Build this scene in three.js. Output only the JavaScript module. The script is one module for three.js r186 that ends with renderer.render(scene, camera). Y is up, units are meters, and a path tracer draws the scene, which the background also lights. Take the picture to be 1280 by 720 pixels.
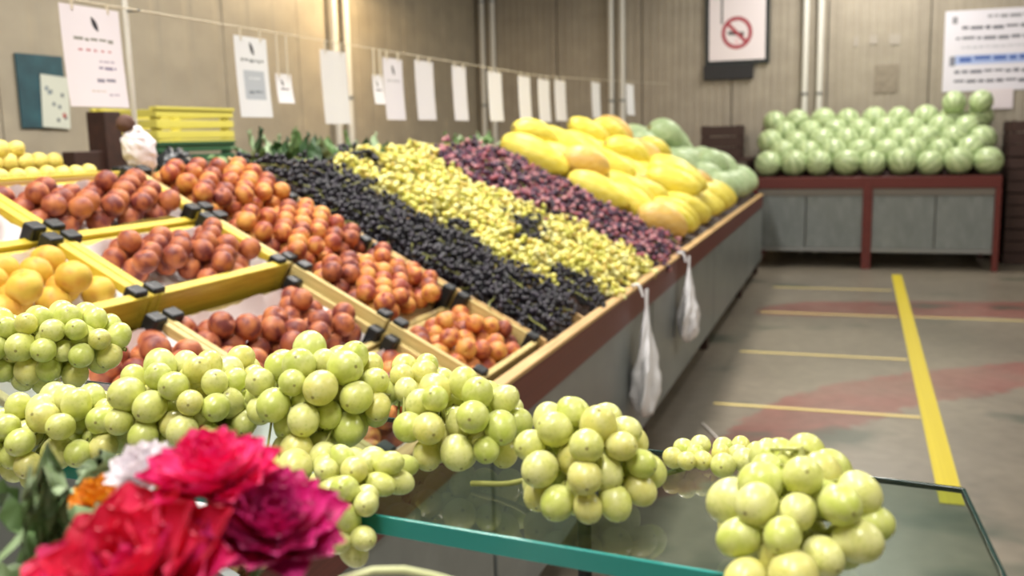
import * as THREE from 'three';
import { RoundedBoxGeometry } from 'three/addons/geometries/RoundedBoxGeometry.js';
import { mergeGeometries } from 'three/addons/utils/BufferGeometryUtils.js';
import { ImprovedNoise } from 'three/addons/math/ImprovedNoise.js';
import { RectAreaLightUniformsLib } from 'three/addons/lights/RectAreaLightUniformsLib.js';

// ---------------------------------------------------------------- camera, light, exposure
const scene = new THREE.Scene();
scene.background = new THREE.Color(0x000000);
const DEG = Math.PI / 180;
const camera = new THREE.PerspectiveCamera(33.4, 1280 / 720, 0.02, 60);   // focal length 1200 px
camera.position.set(0, 1.35, 0);
camera.rotation.set(-9.02 * DEG, 19.56 * DEG, -1.4 * DEG, 'YXZ');
camera.focus = 0.85;
camera.userData.fStop = 7;
const renderer = new THREE.WebGLRenderer();
renderer.toneMapping = THREE.LinearToneMapping;
renderer.toneMappingExposure = 1.08;
renderer.shadowMap.enabled = true;
RectAreaLightUniformsLib.init();
// unseen ceiling lights over the stalls and counter: [x, z, length along z, width, strength]
const UNSEEN_LIGHTS = [
  [-1.55, -0.7, 1.5, 0.5, 38], [-1.55, -3.1, 1.5, 0.5, 38], [-1.55, -5.5, 1.5, 0.5, 40], [0.2, -9.7, 1.5, 0.5, 38],
  [0.1, 0.5, 1.5, 0.5, 30], [2.7, -2.6, 1.5, 0.5, 22], [2.7, -6.4, 1.5, 0.5, 22],
];
const CEIL = 3.9;

// ---------------------------------------------------------------- helpers
function rngOf(seed) { let a = seed >>> 0; return () => { a = (a + 0x6D2B79F5) | 0; let t = Math.imul(a ^ (a >>> 15), 1 | a); t = (t + Math.imul(t ^ (t >>> 7), 61 | t)) ^ t; return ((t ^ (t >>> 14)) >>> 0) / 4294967296; }; }
const noise = new ImprovedNoise();
const fbm = (x, y, z, o = 4) => { let s = 0, a = 1, f = 1, t = 0; for (let i = 0; i < o; i++) { s += a * noise.noise(x * f, y * f, z * f + i * 7.3); t += a; a *= 0.5; f *= 2.03; } return s / t; };
const V = (x, y, z) => new THREE.Vector3(x, y, z);
const names = new Map();
function numbered(n) { const k = names.get(n) || 0; names.set(n, k + 1); return k ? `${n}_${String(k).padStart(3, '0')}` : n; }
function shadows(o) { o.castShadow = true; o.receiveShadow = true; return o; }
function part(name, geo, mat, parent) { const m = shadows(new THREE.Mesh(geo, mat)); m.name = name; parent.add(m); return m; }
function tag(o, label, category, group) { o.userData.label = label; o.userData.category = category; if (group) o.userData.group = group; return o; }
function thing(name, label, category, pos = [0, 0, 0], group) { const g = new THREE.Group(); g.name = numbered(name); g.position.set(...pos); scene.add(g); return tag(g, label, category, group); }
function single(name, geo, mat, label, category, group) { const m = shadows(new THREE.Mesh(geo, mat)); m.name = numbered(name); scene.add(m); return tag(m, label, category, group); }
function struct(name, geo, mat) { const m = shadows(new THREE.Mesh(geo, mat)); m.name = numbered(name); scene.add(m); m.userData.kind = 'structure'; return m; }
function box(x0, x1, y0, y1, z0, z1, r = 0) {
  const w = Math.abs(x1 - x0), h = Math.abs(y1 - y0), d = Math.abs(z1 - z0);
  const g = r ? new RoundedBoxGeometry(w, h, d, 2, Math.min(r, w / 2.1, h / 2.1, d / 2.1)) : new THREE.BoxGeometry(w, h, d);
  return g.translate((x0 + x1) / 2, (y0 + y1) / 2, (z0 + z1) / 2);
}
function merge(list) { return mergeGeometries(list.map(g => { const n = g.index ? g.toNonIndexed() : g; return n; })); }
function cyl(a, b, r0, r1 = r0, seg = 10) {
  const d = new THREE.Vector3().subVectors(b, a), L = d.length();
  const g = new THREE.CylinderGeometry(r1, r0, L, seg, 1);
  g.applyQuaternion(new THREE.Quaternion().setFromUnitVectors(V(0, 1, 0), d.normalize()));
  return g.translate((a.x + b.x) / 2, (a.y + b.y) / 2, (a.z + b.z) / 2);
}
function tube(pts, r, seg = 24, rad = 7) { return new THREE.TubeGeometry(new THREE.CatmullRomCurve3(pts), seg, r, rad, false); }
function noiseTex(size, fn, srgb = true) {
  const d = new Uint8Array(size * size * 4);
  for (let j = 0; j < size; j++) for (let i = 0; i < size; i++) { const c = fn(i / size, j / size); const k = 4 * (j * size + i); d[k] = Math.max(0, Math.min(255, c[0])); d[k + 1] = Math.max(0, Math.min(255, c[1])); d[k + 2] = Math.max(0, Math.min(255, c[2])); d[k + 3] = 255; }
  const t = new THREE.DataTexture(d, size, size); t.magFilter = THREE.LinearFilter; t.minFilter = THREE.LinearMipmapLinearFilter; t.generateMipmaps = true;
  t.wrapS = t.wrapT = THREE.MirroredRepeatWrapping; if (srgb) t.colorSpace = THREE.SRGBColorSpace; t.needsUpdate = true; return t;
}
const hex = h => [(h >> 16) & 255, (h >> 8) & 255, h & 255];
const mix = (a, b, t) => a.map((v, i) => v + (b[i] - v) * t);
const sat = t => Math.max(0, Math.min(1, t));
function std(color, roughness = 0.6, extra = {}) { return new THREE.MeshStandardMaterial({ color, roughness, ...extra }); }
function phys(color, roughness = 0.5, extra = {}) { return new THREE.MeshPhysicalMaterial({ color, roughness, ...extra }); }
function grainTex(a, b, fx, fy, seed) { return noiseTex(256, (u, v) => mix(hex(a), hex(b), sat(0.5 + 0.9 * fbm(u * fx, v * fy, seed, 4)))); }
function canvasTex(w, h, draw) { const c = document.createElement('canvas'); c.width = w; c.height = h; draw(c.getContext('2d'), w, h); const t = new THREE.CanvasTexture(c); t.colorSpace = THREE.SRGBColorSpace; return t; }

// ---------------------------------------------------------------- materials
const M = {};
{
  const wt = noiseTex(512, (u, v) => { const n = fbm(u * 4, v * 5, 1.5, 5), s = fbm(u * 60, v * 2.2, 4.2, 3); return mix(hex(0x8f8678), hex(0xa9a08f), sat(0.5 + 0.7 * n + 0.35 * s)); });
  M.wallPanel = std(0xffffff, 0.5, { map: wt });
  const wt2 = noiseTex(256, (u, v) => { const n = fbm(u * 4, v * 5, 8.5, 5); return mix(hex(0x99907f), hex(0xb0a692), sat(0.5 + 0.8 * n)); });
  M.wallWarm = std(0xffffff, 0.5, { map: wt2 });
  // floor map covers the whole floor once: worn grey screed with brick red bands
  const bandA = [[-0.79, -3.75, -3.2], [-0.54, -4.2, -3.5], [-0.3, -4.9, -4.0], [-0.03, -5.26, -4.42], [0.3, -5.56, -4.87], [0.92, -6.0, -5.45], [2.6, -6.95, -6.3], [6, -8.6, -7.6]];
  const bandB = [[-0.66, -7.5, -7.2], [-0.3, -7.8, -7.19], [1.2, -8.12, -7.41], [3, -8.5, -7.9], [6, -9, -8.6]];
  const inBand = (bd, x, z) => { for (let i = 0; i < bd.length - 1; i++) if (x >= bd[i][0] && x < bd[i + 1][0]) { const t = (x - bd[i][0]) / (bd[i + 1][0] - bd[i][0]), lo = bd[i][1] + (bd[i + 1][1] - bd[i][1]) * t, hi = bd[i][2] + (bd[i + 1][2] - bd[i][2]) * t; return sat(0.5 + Math.min(z - lo, hi - z) / 0.05); } return 0; };
  const ft = noiseTex(1024, (u, v) => {
    const x = -4.48 + u * 9.88, z = -11.2 + v * 14;
    const n = fbm(x * 0.9, z * 0.9, 2.2, 5), f = fbm(x * 14, z * 14, 3.1, 3), st = fbm(x * 2.1, z * 2.6, 9.4, 4);
    let c = mix(hex(0x605a4f), hex(0x857c6d), sat(0.5 + 0.8 * n + 0.45 * f));
    const wob = 0.06 * f + 0.05 * n; const k = Math.max(inBand(bandA, x + wob, z + wob), inBand(bandB, x + wob, z + wob));
    c = mix(c, mix(hex(0x663e37), hex(0x865850), sat(0.5 + n + 0.6 * f)), k * sat(0.86 + 0.7 * st));
    return mix(c, hex(0x3f463b), sat((st - 0.17) * 4) * 0.75);
  });
  M.floor = std(0xffffff, 0.34, { map: ft });
  M.ceiling = std(0xffffff, 0.9, { map: grainTex(0x7c7a75, 0x92908a, 6, 6, 3) });
  M.tape = std(0xd7cf52, 0.55, { map: grainTex(0xd8c94a, 0xeee27a, 14, 3, 5.5) });
  M.tapePale = std(0xffffff, 0.6, { map: grainTex(0xc3ad66, 0xdccb8a, 14, 3, 6.5) });
  M.redWood = std(0xffffff, 0.42, { map: grainTex(0x501d1a, 0x6b2b24, 3, 40, 7.5) });
  M.tanWood = std(0xffffff, 0.6, { map: grainTex(0xa88350, 0xcfae78, 4, 40, 8.5) });
  M.paleWood = std(0xffffff, 0.6, { map: grainTex(0xb09a5c, 0xd9c88c, 4, 40, 9.5) });
  M.yellowLip = std(0xffffff, 0.5, { map: grainTex(0xb59c28, 0xdcc94c, 5, 22, 10.5) });
  M.darkWood = std(0xffffff, 0.6, { map: grainTex(0x2c1a14, 0x45291f, 3, 40, 11.5) });
  M.crateDark = std(0x14191c, 0.45);
  M.greyPanel = std(0xffffff, 0.38, { map: grainTex(0x6d7371, 0x858a88, 8, 3, 12.5), metalness: 0.15 });
  M.seam = std(0x3c3e3d, 0.7);
  M.liner = std(0xe9e4e4, 0.85, { side: THREE.DoubleSide });
  M.white = std(0xe8e8e4, 0.4);
  M.pipe = std(0xd9d7cf, 0.35);
  M.string = std(0xc9bfa8, 0.8);
  M.metalDark = std(0x2a2e2e, 0.4, { metalness: 0.6 });
  M.metal = std(0x9a9c9b, 0.4, { metalness: 0.7 });
  M.stem = std(0x8d8f4a, 0.7);
  M.stemBrown = std(0x6f5a35, 0.75);
  M.bag = phys(0xf4f4f6, 0.35, { transmission: 0.2, thickness: 0, side: THREE.DoubleSide });
  M.bagWhite = phys(0xf2eef4, 0.4, { side: THREE.DoubleSide });
  M.glass = phys(0xc4d8d0, 0.03, { transmission: 1, thickness: 0, ior: 1.5 });
  M.glassEdge = phys(0x359c94, 0.22, { transmission: 0.25, thickness: 0 });
  M.glassEdgeShaded = phys(0x24443f, 0.15, { transmission: 0.5, thickness: 0 });  // same glass as the front edge; its shaded look is painted into the colour
  M.greenPlastic = std(0x2f5a3d, 0.45);
  M.yellowPlastic = std(0xd2c85c, 0.42);
}

// ---------------------------------------------------------------- the hall
const WX0 = -4.28, WX1 = 5.2, WZ0 = -11, WZ1 = 2.6;
{
  const fl = box(WX0 - 0.2, WX1 + 0.2, -0.2, 0, WZ0 - 0.2, WZ1 + 0.2);
  { const p = fl.attributes.position, uv = fl.attributes.uv; for (let i = 0; i < p.count; i++) uv.setXY(i, (p.getX(i) + 4.48) / 9.88, (p.getZ(i) + 11.2) / 14); }
  struct('floor', fl, M.floor);
  struct('ceiling', box(WX0 - 0.2, WX1 + 0.2, CEIL, CEIL + 0.2, WZ0 - 0.2, WZ1 + 0.2), M.ceiling);
  // far wall: backing + upright sandwich panels with fine ribs
  const far = struct('wall_far', box(WX0 - 0.2, WX1 + 0.2, 0, CEIL, WZ0 - 0.2, WZ0 - 0.05), M.seam);
  const ribs = (w, h, n) => {
    const s = new THREE.Shape(); s.moveTo(-w / 2, -0.05);
    s.lineTo(-w / 2, 0); const p = w / n;
    for (let i = 0; i < n; i++) { const x = -w / 2 + i * p; s.lineTo(x + p * 0.70, 0); s.lineTo(x + p * 0.78, -0.004); s.lineTo(x + p * 0.92, -0.004); s.lineTo(x + p, 0); }
    s.lineTo(w / 2, -0.05); s.closePath();
    const g = new THREE.ExtrudeGeometry(s, { depth: h, bevelEnabled: false }); g.rotateX(-Math.PI / 2);   // profile depth faces -z after the turn
    g.scale(1, 1, -1); g.index || 0;
    const idx = g.attributes.position; for (const a of ['position', 'normal', 'uv']) { const at = g.attributes[a], n3 = at.itemSize; for (let i = 0; i < at.count; i += 3) for (let k = 0; k < n3; k++) { const t = at.array[(i + 1) * n3 + k]; at.array[(i + 1) * n3 + k] = at.array[(i + 2) * n3 + k]; at.array[(i + 2) * n3 + k] = t; } }
    g.computeVertexNormals();
    return g;
  };
  const pw = 1.0, pg = ribs(pw - 0.012, CEIL, 12);
  for (let x = WX0; x < WX1; x += pw) { const m = part('wall_panel', pg, M.wallPanel, far); m.position.set(x + pw / 2, 0, WZ0); }
  const left = struct('wall_left', box(WX0 - 0.2, WX0 - 0.05, 0, CEIL, WZ0, WZ1 + 0.2), M.seam);
  const lg = ribs(pw - 0.01, CEIL, 3);
  for (let z = WZ0; z < WZ1; z += pw) { const m = part('wall_panel', lg, M.wallWarm, left); m.position.set(WX0, 0, z + pw / 2); m.rotation.y = Math.PI / 2; }
  const right = struct('wall_right', box(WX1 + 0.05, WX1 + 0.2, 0, CEIL, WZ0, WZ1 + 0.2), M.seam);
  for (let z = WZ0; z < WZ1; z += pw) { const m = part('wall_panel', lg, M.wallWarm, right); m.position.set(WX1, 0, z + pw / 2); m.rotation.y = -Math.PI / 2; }
  const rear = struct('wall_rear', box(WX0 - 0.2, WX1 + 0.2, 0, CEIL, WZ1 + 0.05, WZ1 + 0.2), M.seam);
  for (let x = WX0; x < WX1; x += pw) { const m = part('wall_panel', lg, M.wallWarm, rear); m.position.set(x + pw / 2, 0, WZ1); m.rotation.y = Math.PI; }
}
// ceiling lights out of view, placed to light the fruit from overhead
{
  const glow = new THREE.MeshStandardMaterial({ color: 0xffffff, emissive: 0xfffaf3, emissiveIntensity: 6 });
  for (const [x, z, L, w, s] of UNSEEN_LIGHTS) {
    const t = thing('unseen_ceiling_light', 'unseen ceiling light above the view, lighting the stalls from overhead', 'ceiling light', [x, CEIL, z], 'unseen ceiling lights');
    const ho = part('housing', box(-w / 2 - 0.03, w / 2 + 0.03, -0.07, 0, -L / 2 - 0.03, L / 2 + 0.03, 0.01), M.white, t);
    part('diffuser', box(-w / 2, w / 2, -0.082, -0.071, -L / 2, L / 2), glow, ho);
    const l = new THREE.RectAreaLight(0xfffaf3, s, w, L); l.position.set(0, -0.09, 0); l.rotation.x = -Math.PI / 2; l.castShadow = true; l.name = 'unseen_ceiling_lamp'; t.add(l);
  }
}
// unseen lamp above the view, placed to light the left wall
{
  const t = thing('unseen_left_wall_lamp', 'unseen warm lamp above the view, lighting the left wall', 'lamp', [-3.62, 2.72, -7.55]);
  part('cord', cyl(V(0, 0.1, 0), V(0, CEIL - 2.72, 0), 0.004), M.metalDark, t);
  const sh = part('shade', new THREE.LatheGeometry([[0.02, 0.12], [0.05, 0.1], [0.14, 0.02], [0.142, 0.018], [0.052, 0.095]].map(p => new THREE.Vector2(...p)), 32), M.white, t); sh.material.side = THREE.DoubleSide;
  part('bulb', new THREE.SphereGeometry(0.035, 18, 12).translate(0, 0.03, 0), new THREE.MeshStandardMaterial({ color: 0xffffff, emissive: 0xffdca0, emissiveIntensity: 6 }), sh);
  const l = new THREE.PointLight(0xffdfae, 4.6); l.position.set(0, 0.03, 0); l.castShadow = true; l.name = 'bulb_light'; t.add(l);
}
// pipes on the walls
function pipe(x, z, label) {
  const t = thing('wall_pipe', label, 'pipe', [x, 0, z], 'white pipes up the walls');
  part('tube', cyl(V(0, 0.0, 0), V(0, CEIL, 0), 0.031, 0.031, 14), M.pipe, t);
  for (const y of [0.6, 1.7, 2.9]) part('clip', cyl(V(0, y, 0), V(0, y + 0.03, 0), 0.036, 0.036, 14), M.metal, t);
}
pipe(-4.19, -10.95, 'white vertical pipe of the pair in the corner of the hall'); pipe(-4.06, -10.95, 'white vertical pipe of the pair in the corner of the hall');
pipe(-2.63, -10.95, 'white vertical pipe of the pair behind the yellow melons'); pipe(-2.50, -10.95, 'white vertical pipe of the pair behind the yellow melons');
pipe(-0.51, -10.95, 'white vertical pipe of the pair behind the watermelon stand'); pipe(-0.36, -10.95, 'white vertical pipe of the pair behind the watermelon stand');
pipe(-4.22, -7.48, 'white vertical pipe of the pair behind the blank hanging sheet'); pipe(-4.22, -7.70, 'white vertical pipe of the pair behind the blank hanging sheet');

// floor tapes
{
  const tp = (x0, z0, x1, z1, w, m, label, group) => {
    const d = V(x1 - x0, 0, z1 - z0), L = d.length(), n = Math.max(2, Math.round(L / 0.4));
    const g = new THREE.BoxGeometry(w, 0.001, L, 1, 1, n); g.rotateY(Math.atan2(d.x, d.z)); g.translate((x0 + x1) / 2, 0.0022, (z0 + z1) / 2);
    return single('floor_tape', g, m, label, 'floor tape', group);
  };
  tp(0.376, -3.62, 0.412, -9.4, 0.085, M.tape, 'broad yellow tape running down the aisle floor');
  const lab = 'thin pale yellow line across the aisle floor', gr = 'thin lines across the aisle';
  for (const z of [-4.72, -5.92, -7.28, -8.48]) tp(-0.62, z, 0.335, z, 0.035, M.tapePale, lab, gr);
  tp(0.44, -7.3, 2.6, -7.3, 0.03, M.tapePale, 'faint yellow line right of the broad tape on the floor');
}

// ---------------------------------------------------------------- the long sloping fruit stall
const X0 = -0.8, SL = 0.52, ANG = Math.atan(SL), CA = Math.cos(ANG), SA = Math.sin(ANG);
const S = x => 0.75 + SL * (X0 - x);                       // height of the display slope
const ZN = -1.1, ZF = -9.3, XB = -1.86;
const onSlope = (x, z, n = 0) => V(x + n * SA, S(x) + n * CA, z);
{
  const t = thing('fruit_stall', 'long sloping fruit stall with red wooden rail and grey panelled side', 'stall');
  const deckShape = new THREE.Shape([[X0, S(X0) - 0.16], [XB, S(XB) - 0.16], [XB, S(XB) - 0.19], [X0, S(X0) - 0.19]].map(p => new THREE.Vector2(...p)));
  const dg = new THREE.ExtrudeGeometry(deckShape, { depth: ZN - ZF, bevelEnabled: false }); dg.translate(0, 0, ZF);
  part('deck', dg, M.tanWood, t);
  const fr = part('front_rail', box(X0 - 0.012, X0 + 0.018, 0.635, 0.742, ZF, ZN, 0.004), M.redWood, t);
  part('rail_cap', box(X0 - 0.018, X0 + 0.022, 0.742, 0.756, ZF, ZN, 0.004), M.tanWood, fr);
  const seams = [ZN, -2.05, -4.0, -5.95, -7.9, ZF];
  for (let i = 0; i < seams.length - 1; i++) part('side_panel', box(X0 - 0.01, X0 + 0.013, 0.14, 0.634, seams[i + 1] + 0.012, seams[i] - 0.012, 0.004), M.greyPanel, t);
  for (const z of seams) part('leg', box(X0 - 0.07, X0 - 0.022, 0, 0.634, Math.max(z - 0.03, ZF + 0.002), Math.min(z + 0.03, ZN - 0.002)), M.darkWood, t);
  for (const z of seams) part('leg', box(XB, XB + 0.05, 0, S(XB) - 0.19, Math.max(z - 0.03, ZF + 0.002), Math.min(z + 0.03, ZN - 0.002)), M.darkWood, t);
  part('bottom_rail', box(X0 - 0.06, X0 - 0.024, 0.09, 0.139, ZF, ZN), M.darkWood, t);
  const endShape = new THREE.Shape([[X0 - 0.02, 0.14], [XB, 0.14], [XB, S(XB) - 0.02], [X0 - 0.02, S(X0) - 0.02]].map(p => new THREE.Vector2(...p)));
  for (const z of [ZN, ZF - 0.02]) { const g = new THREE.ExtrudeGeometry(endShape, { depth: 0.02, bevelEnabled: false }); g.translate(0, 0, z); part('end_panel', g, M.greyPanel, t); }
  part('back_board', box(XB - 0.02, XB, 0.5, S(XB) - 0.03, ZF, ZN), M.tanWood, t);
  // raised boards under the loose grapes and melons
  const bin = (z0, z1, n) => { const s = new THREE.Shape([[X0 - 0.02, S(X0 - 0.02) + n / CA], [XB, S(XB) + n / CA], [XB, S(XB) + n / CA - 0.02], [X0 - 0.02, S(X0 - 0.02) + n / CA - 0.02]].map(p => new THREE.Vector2(...p))); const g = new THREE.ExtrudeGeometry(s, { depth: z0 - z1, bevelEnabled: false }); g.translate(0, 0, z1); part('display_board', g, M.darkWood, t); };
  bin(-2.6, -3.05, -0.06); bin(-3.05, -4.95, -0.05); bin(-4.95, ZF, -0.05);
  const divider = (z, m, top) => { const s = new THREE.Shape([[X0 - 0.02, S(X0 - 0.02) + top], [XB, S(XB) + top], [XB, S(XB) - 0.12], [X0 - 0.02, S(X0 - 0.02) - 0.12]].map(p => new THREE.Vector2(...p))); const g = new THREE.ExtrudeGeometry(s, { depth: 0.014, bevelEnabled: false }); g.translate(0, 0, z); part('divider_board', g, m, t); };
  divider(-3.05, M.tanWood, -0.02); divider(-4.95, M.tanWood, -0.01); divider(-2.598, M.tanWood, 0.004);
}

// ---------------------------------------------------------------- fruit crates on the slope
const CT = ANG;
const XS = [-0.83, -1.085, -1.355, -1.605, -1.84];
const crates = {};
function crate(key, x0, x1, z0, z1, lip, label, { tilt = CT, yTop = null, depth = 0.085, liner = true, drop = 0, front = -0.02, back = -0.03, th = lip === M.yellowLip ? 0.024 : 0.017 } = {}) {
  const xc = (x0 + x1) / 2, zc = (z0 + z1) / 2, L = Math.abs(x1 - x0) / Math.cos(tilt) - 0.004, W = Math.abs(z1 - z0) - 0.004;
  const t = thing('fruit_crate', label, 'crate', [xc, yTop ?? S(xc) - drop, zc]); t.rotation.z = -tilt;
  const D = depth;
  part('bottom', box(-L / 2 + th, L / 2 - th, -D, -D + 0.008, -W / 2 + th, W / 2 - th), M.tanWood, t);
  for (const s of [-1, 1]) {
    part('side_board', box(-L / 2 + 0.002, L / 2 - 0.002, -D, 0, s * W / 2, s * (W / 2 - th), 0.003), lip, t);
    part('end_board', box(s * L / 2, s * (L / 2 - th), -D, s > 0 ? front : back, -W / 2 + th, W / 2 - th, 0.003), lip, t);
    for (const u of [-1, 1]) part('corner_post', box(s * (L / 2 - 0.005), s * (L / 2 - 0.04), -D, 0.012, u * (W / 2 - 0.005), u * (W / 2 - 0.044), 0.007), M.crateDark, t);
  }
  if (liner) {
    const g = new THREE.PlaneGeometry(L - 2 * th - 0.002, W - 2 * th - 0.002, 22, 28); g.rotateX(-Math.PI / 2);
    const p = g.attributes.position, hx = L / 2 - th, hz = W / 2 - th;
    for (let i = 0; i < p.count; i++) {
      const x = p.getX(i), z = p.getZ(i), e = Math.max(Math.abs(x) / hx, Math.abs(z) / hz);
      p.setY(i, -D + 0.012 + sat((e - 0.72) / 0.28) * (D - 0.02) * (0.85 + 0.3 * fbm(x * 14 + xc * 9, z * 14, zc * 3, 3)) + 0.006 * fbm(x * 30, z * 30, xc, 2));
    }
    g.computeVertexNormals();
    part('paper_liner', g, M.liner, t);
  }
  crates[key] = { t, L, W, D, th, liner };
  return t;
}
const ZR = [-1.12, -1.6, -2.12, -2.59];       // row boundaries along the aisle
const lowY = { drop: 0.032 }, lipB = { front: 0 }, bare = { liner: false, front: -0.052, back: -0.052 }, bareEnd = { liner: false, front: -0.004, back: -0.052 };
crate('r0a', XS[3], XS[4], ZR[0], ZR[1], M.yellowLip, 'yellow-edged crate of peaches at the stall end, topmost of its column');
crate('r0b', XS[2], XS[3], ZR[0], ZR[1], M.yellowLip, 'yellow-edged crate holding the yellow peaches at the stall end', lipB);
crate('r0c', XS[1], XS[2], ZR[0], ZR[1], M.paleWood, 'crate of peaches at the stall end, just below the yellow peaches', lowY);
crate('r0d', XS[0], XS[1], ZR[0], ZR[1], M.paleWood, 'crate of peaches at the stall end, against the red rail', lowY);
crate('r1a', XS[3], XS[4], ZR[1], ZR[2], M.yellowLip, 'yellow-edged crate of dark red peaches below the crate of pale plums');
crate('r1b', XS[2], XS[3], ZR[1], ZR[2], M.yellowLip, 'yellow-edged paper-lined peach crate beside the yellow peaches', lipB);
crate('r1c', XS[1], XS[2], ZR[1], ZR[2], M.paleWood, 'paper-lined peach crate one step below a yellow-edged crate', lowY);
crate('r1d', XS[0], XS[1], ZR[1], ZR[2], M.paleWood, 'second crate of peaches from the stall end along the red rail', lowY);
crate('r2a', XS[3], XS[4], ZR[2], ZR[3], M.paleWood, 'wooden peach crate beside the black grapes, topmost of its column', bare);
crate('r2b', XS[2], XS[3], ZR[2], ZR[3], M.paleWood, 'wooden peach crate beside the black grapes, second from the top', bare);
crate('r2c', XS[1], XS[2], ZR[2], ZR[3], M.paleWood, 'wooden peach crate beside the black grapes, third from the top', bare);
crate('r2d', XS[0], XS[1], ZR[2], ZR[3], M.paleWood, 'wooden peach crate beside the black grapes, against the red rail', bareEnd);

// peaches
function peachGeo(seed, cA, cB, cC, redness) {
  const g = new THREE.SphereGeometry(1, 22, 16), p = g.attributes.position, col = [];
  const A = new THREE.Color(cA), B = new THREE.Color(cB), Cc = new THREE.Color(cC), c = new THREE.Color();
  for (let i = 0; i < p.count; i++) {
    let x = p.getX(i), y = p.getY(i), z = p.getZ(i);
    const az = Math.atan2(z, x), pole = Math.sqrt(x * x + z * z);
    const groove = Math.exp(-((az / 0.22) ** 2)) * pole * 0.07, dim = y > 0 ? Math.exp(-((pole / 0.25) ** 2)) * 0.2 : -Math.exp(-((pole / 0.15) ** 2)) * 0.04;
    const r = 1 - groove + 0.025 * fbm(x * 1.3 + seed, y * 1.3, z * 1.3, 2);
    const n = fbm(x * 1.1 + seed * 3.7, y * 1.1, z * 1.1, 3), f = fbm(x * 6 + seed, y * 6, z * 6, 3);
    p.setXYZ(i, x * r, (y * 0.93) * r - dim, z * r);
    const t = sat(redness + 1.5 * n + 0.45 * f); c.copy(A).lerp(B, t); c.lerp(Cc, sat((t - 0.7) * 2.2) * 0.8); col.push(c.r, c.g, c.b);
  }
  g.setAttribute('color', new THREE.Float32BufferAttribute(col, 3)); g.computeVertexNormals(); return g;
}
const peachMat = phys(0xffffff, 0.55, { vertexColors: true, sheen: 0.12, sheenRoughness: 0.6, sheenColor: new THREE.Color(0xffd8c0) });
const stemMat = M.stemBrown;
const peachKinds = {
  dark: [1, 2, 3, 4, 5].map(i => peachGeo(i, 0xbd7440, 0x8a3c30, 0x4c2229, 0.5 + 0.14 * (i % 3))),
  mixed: [11, 12, 13, 14, 15, 16].map(i => peachGeo(i, 0xd69c4c, 0xb04c30, 0x60252a, 0.3 + 0.17 * (i % 4))),
  yellow: [21, 22, 23].map(i => peachGeo(i, 0xcfae40, 0xcb9038, 0xa85a34, 0.16 + 0.05 * (i % 3))),
};
peachKinds.mixed.push(peachKinds.dark[1], peachKinds.dark[4]);
function fillCrate(key, kind, r, label, group, seed, opt = {}) {
  const { t, L, W, D, th } = crates[key], rnd = rngOf(seed), geos = peachKinds[kind];
  const nm = kind === 'yellow' ? 'yellow_peach' : kind === 'mixed' ? 'small_peach' : 'peach', hx = L / 2 - (opt.over ? r * 0.95 : th + r * 0.95), hz = W / 2 - th - r * 0.95, pts = [];
  const px = 2 * r * 1.01, pz = px * 0.87; let row = 0;
  const edge = opt.edge || 0;
  for (let z = -hz + edge; z <= hz - edge + 1e-6; z += pz, row++) for (let x = -hx + edge + (row % 2) * r; x <= hx - edge + 1e-6; x += px) {
    if (opt.skip && opt.skip(x / hx, z / hz, rnd)) continue;
    pts.push([x + (rnd() - 0.5) * r * 0.16, -D + 0.014 + r * 0.9 + (opt.lift || 0) + rnd() * 0.006, z + (rnd() - 0.5) * r * 0.16]);
  }
  const base = pts.slice(); const top = [];
  for (const [x, y, z] of base) {           // a second layer in the hollows
    const qx = x + r, qz = z + pz * 0.4; if (Math.abs(qx) > hx || Math.abs(qz) > hz) continue;
    if (rnd() > (opt.top ?? 0.5)) continue;
    if (top.some(o => (o[0] - qx) ** 2 + (o[2] - qz) ** 2 < (1.9 * r) ** 2)) continue;
    top.push([qx, y + r * 1.42, qz]);
  }
  t.updateMatrixWorld();
  for (const q of base.concat(top)) {
    const w = V(...q).applyMatrix4(t.matrixWorld), m = single(nm, geos[Math.floor(rnd() * geos.length)], peachMat, label, 'peach', group);
    m.position.copy(w); m.scale.setScalar(r * (0.94 + 0.1 * rnd())); m.rotation.set(rnd() * 6.3, rnd() * 6.3, rnd() * 6.3);
  }
}
fillCrate('r0a', 'dark', 0.031, 'red peach in the topmost crate at the stall end', 'peaches in the topmost end crate', 101, { skip: (x, z) => z > -0.2 || x > 0.55, top: 0.3 });
fillCrate('r0b', 'yellow', 0.0335, 'golden yellow peach in the crate at the stall end', 'yellow peaches', 102, { skip: (x, z) => z > 0.45, top: 0.4, lift: 0.01 });
fillCrate('r0c', 'dark', 0.031, 'red peach in the end crate below the yellow peaches', 'peaches in the end crate below the yellow ones', 103, { skip: (x, z) => z > -0.1, top: 0.25 });
fillCrate('r1a', 'dark', 0.0285, 'dark red peach in the crate below the pale plums', 'peaches below the pale plums', 104, { top: 0.7, lift: 0.01 });
fillCrate('r1b', 'dark', 0.0285, 'dark red peach in the paper-lined crate beside the yellow peaches', 'peaches beside the yellow peaches', 105, { top: 0.6, lift: 0.008, skip: (x, z, r) => (x > 0.3 && z > 0.2) || z > 0.85 || (x > 0.7 && r() < 0.4) });
fillCrate('r1c', 'dark', 0.03, 'brownish red peach in the paper-lined crate one step lower', 'peaches in the lower paper-lined crate', 106, { top: 0.45, lift: 0.01, skip: (x, z, r) => x < -0.5 && z < 0.5 && z > -0.6 });
fillCrate('r1d', 'mixed', 0.03, 'orange and red peach in the second end crate at the rail', 'peaches in the second crate at the rail', 111, { top: 0.2 });
fillCrate('r2a', 'mixed', 0.028, 'small red and orange peach in the topmost wooden crate beside black grapes', 'peaches in the topmost wooden crate', 107, { over: 1, top: 0.97, lift: 0.022 });
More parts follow.
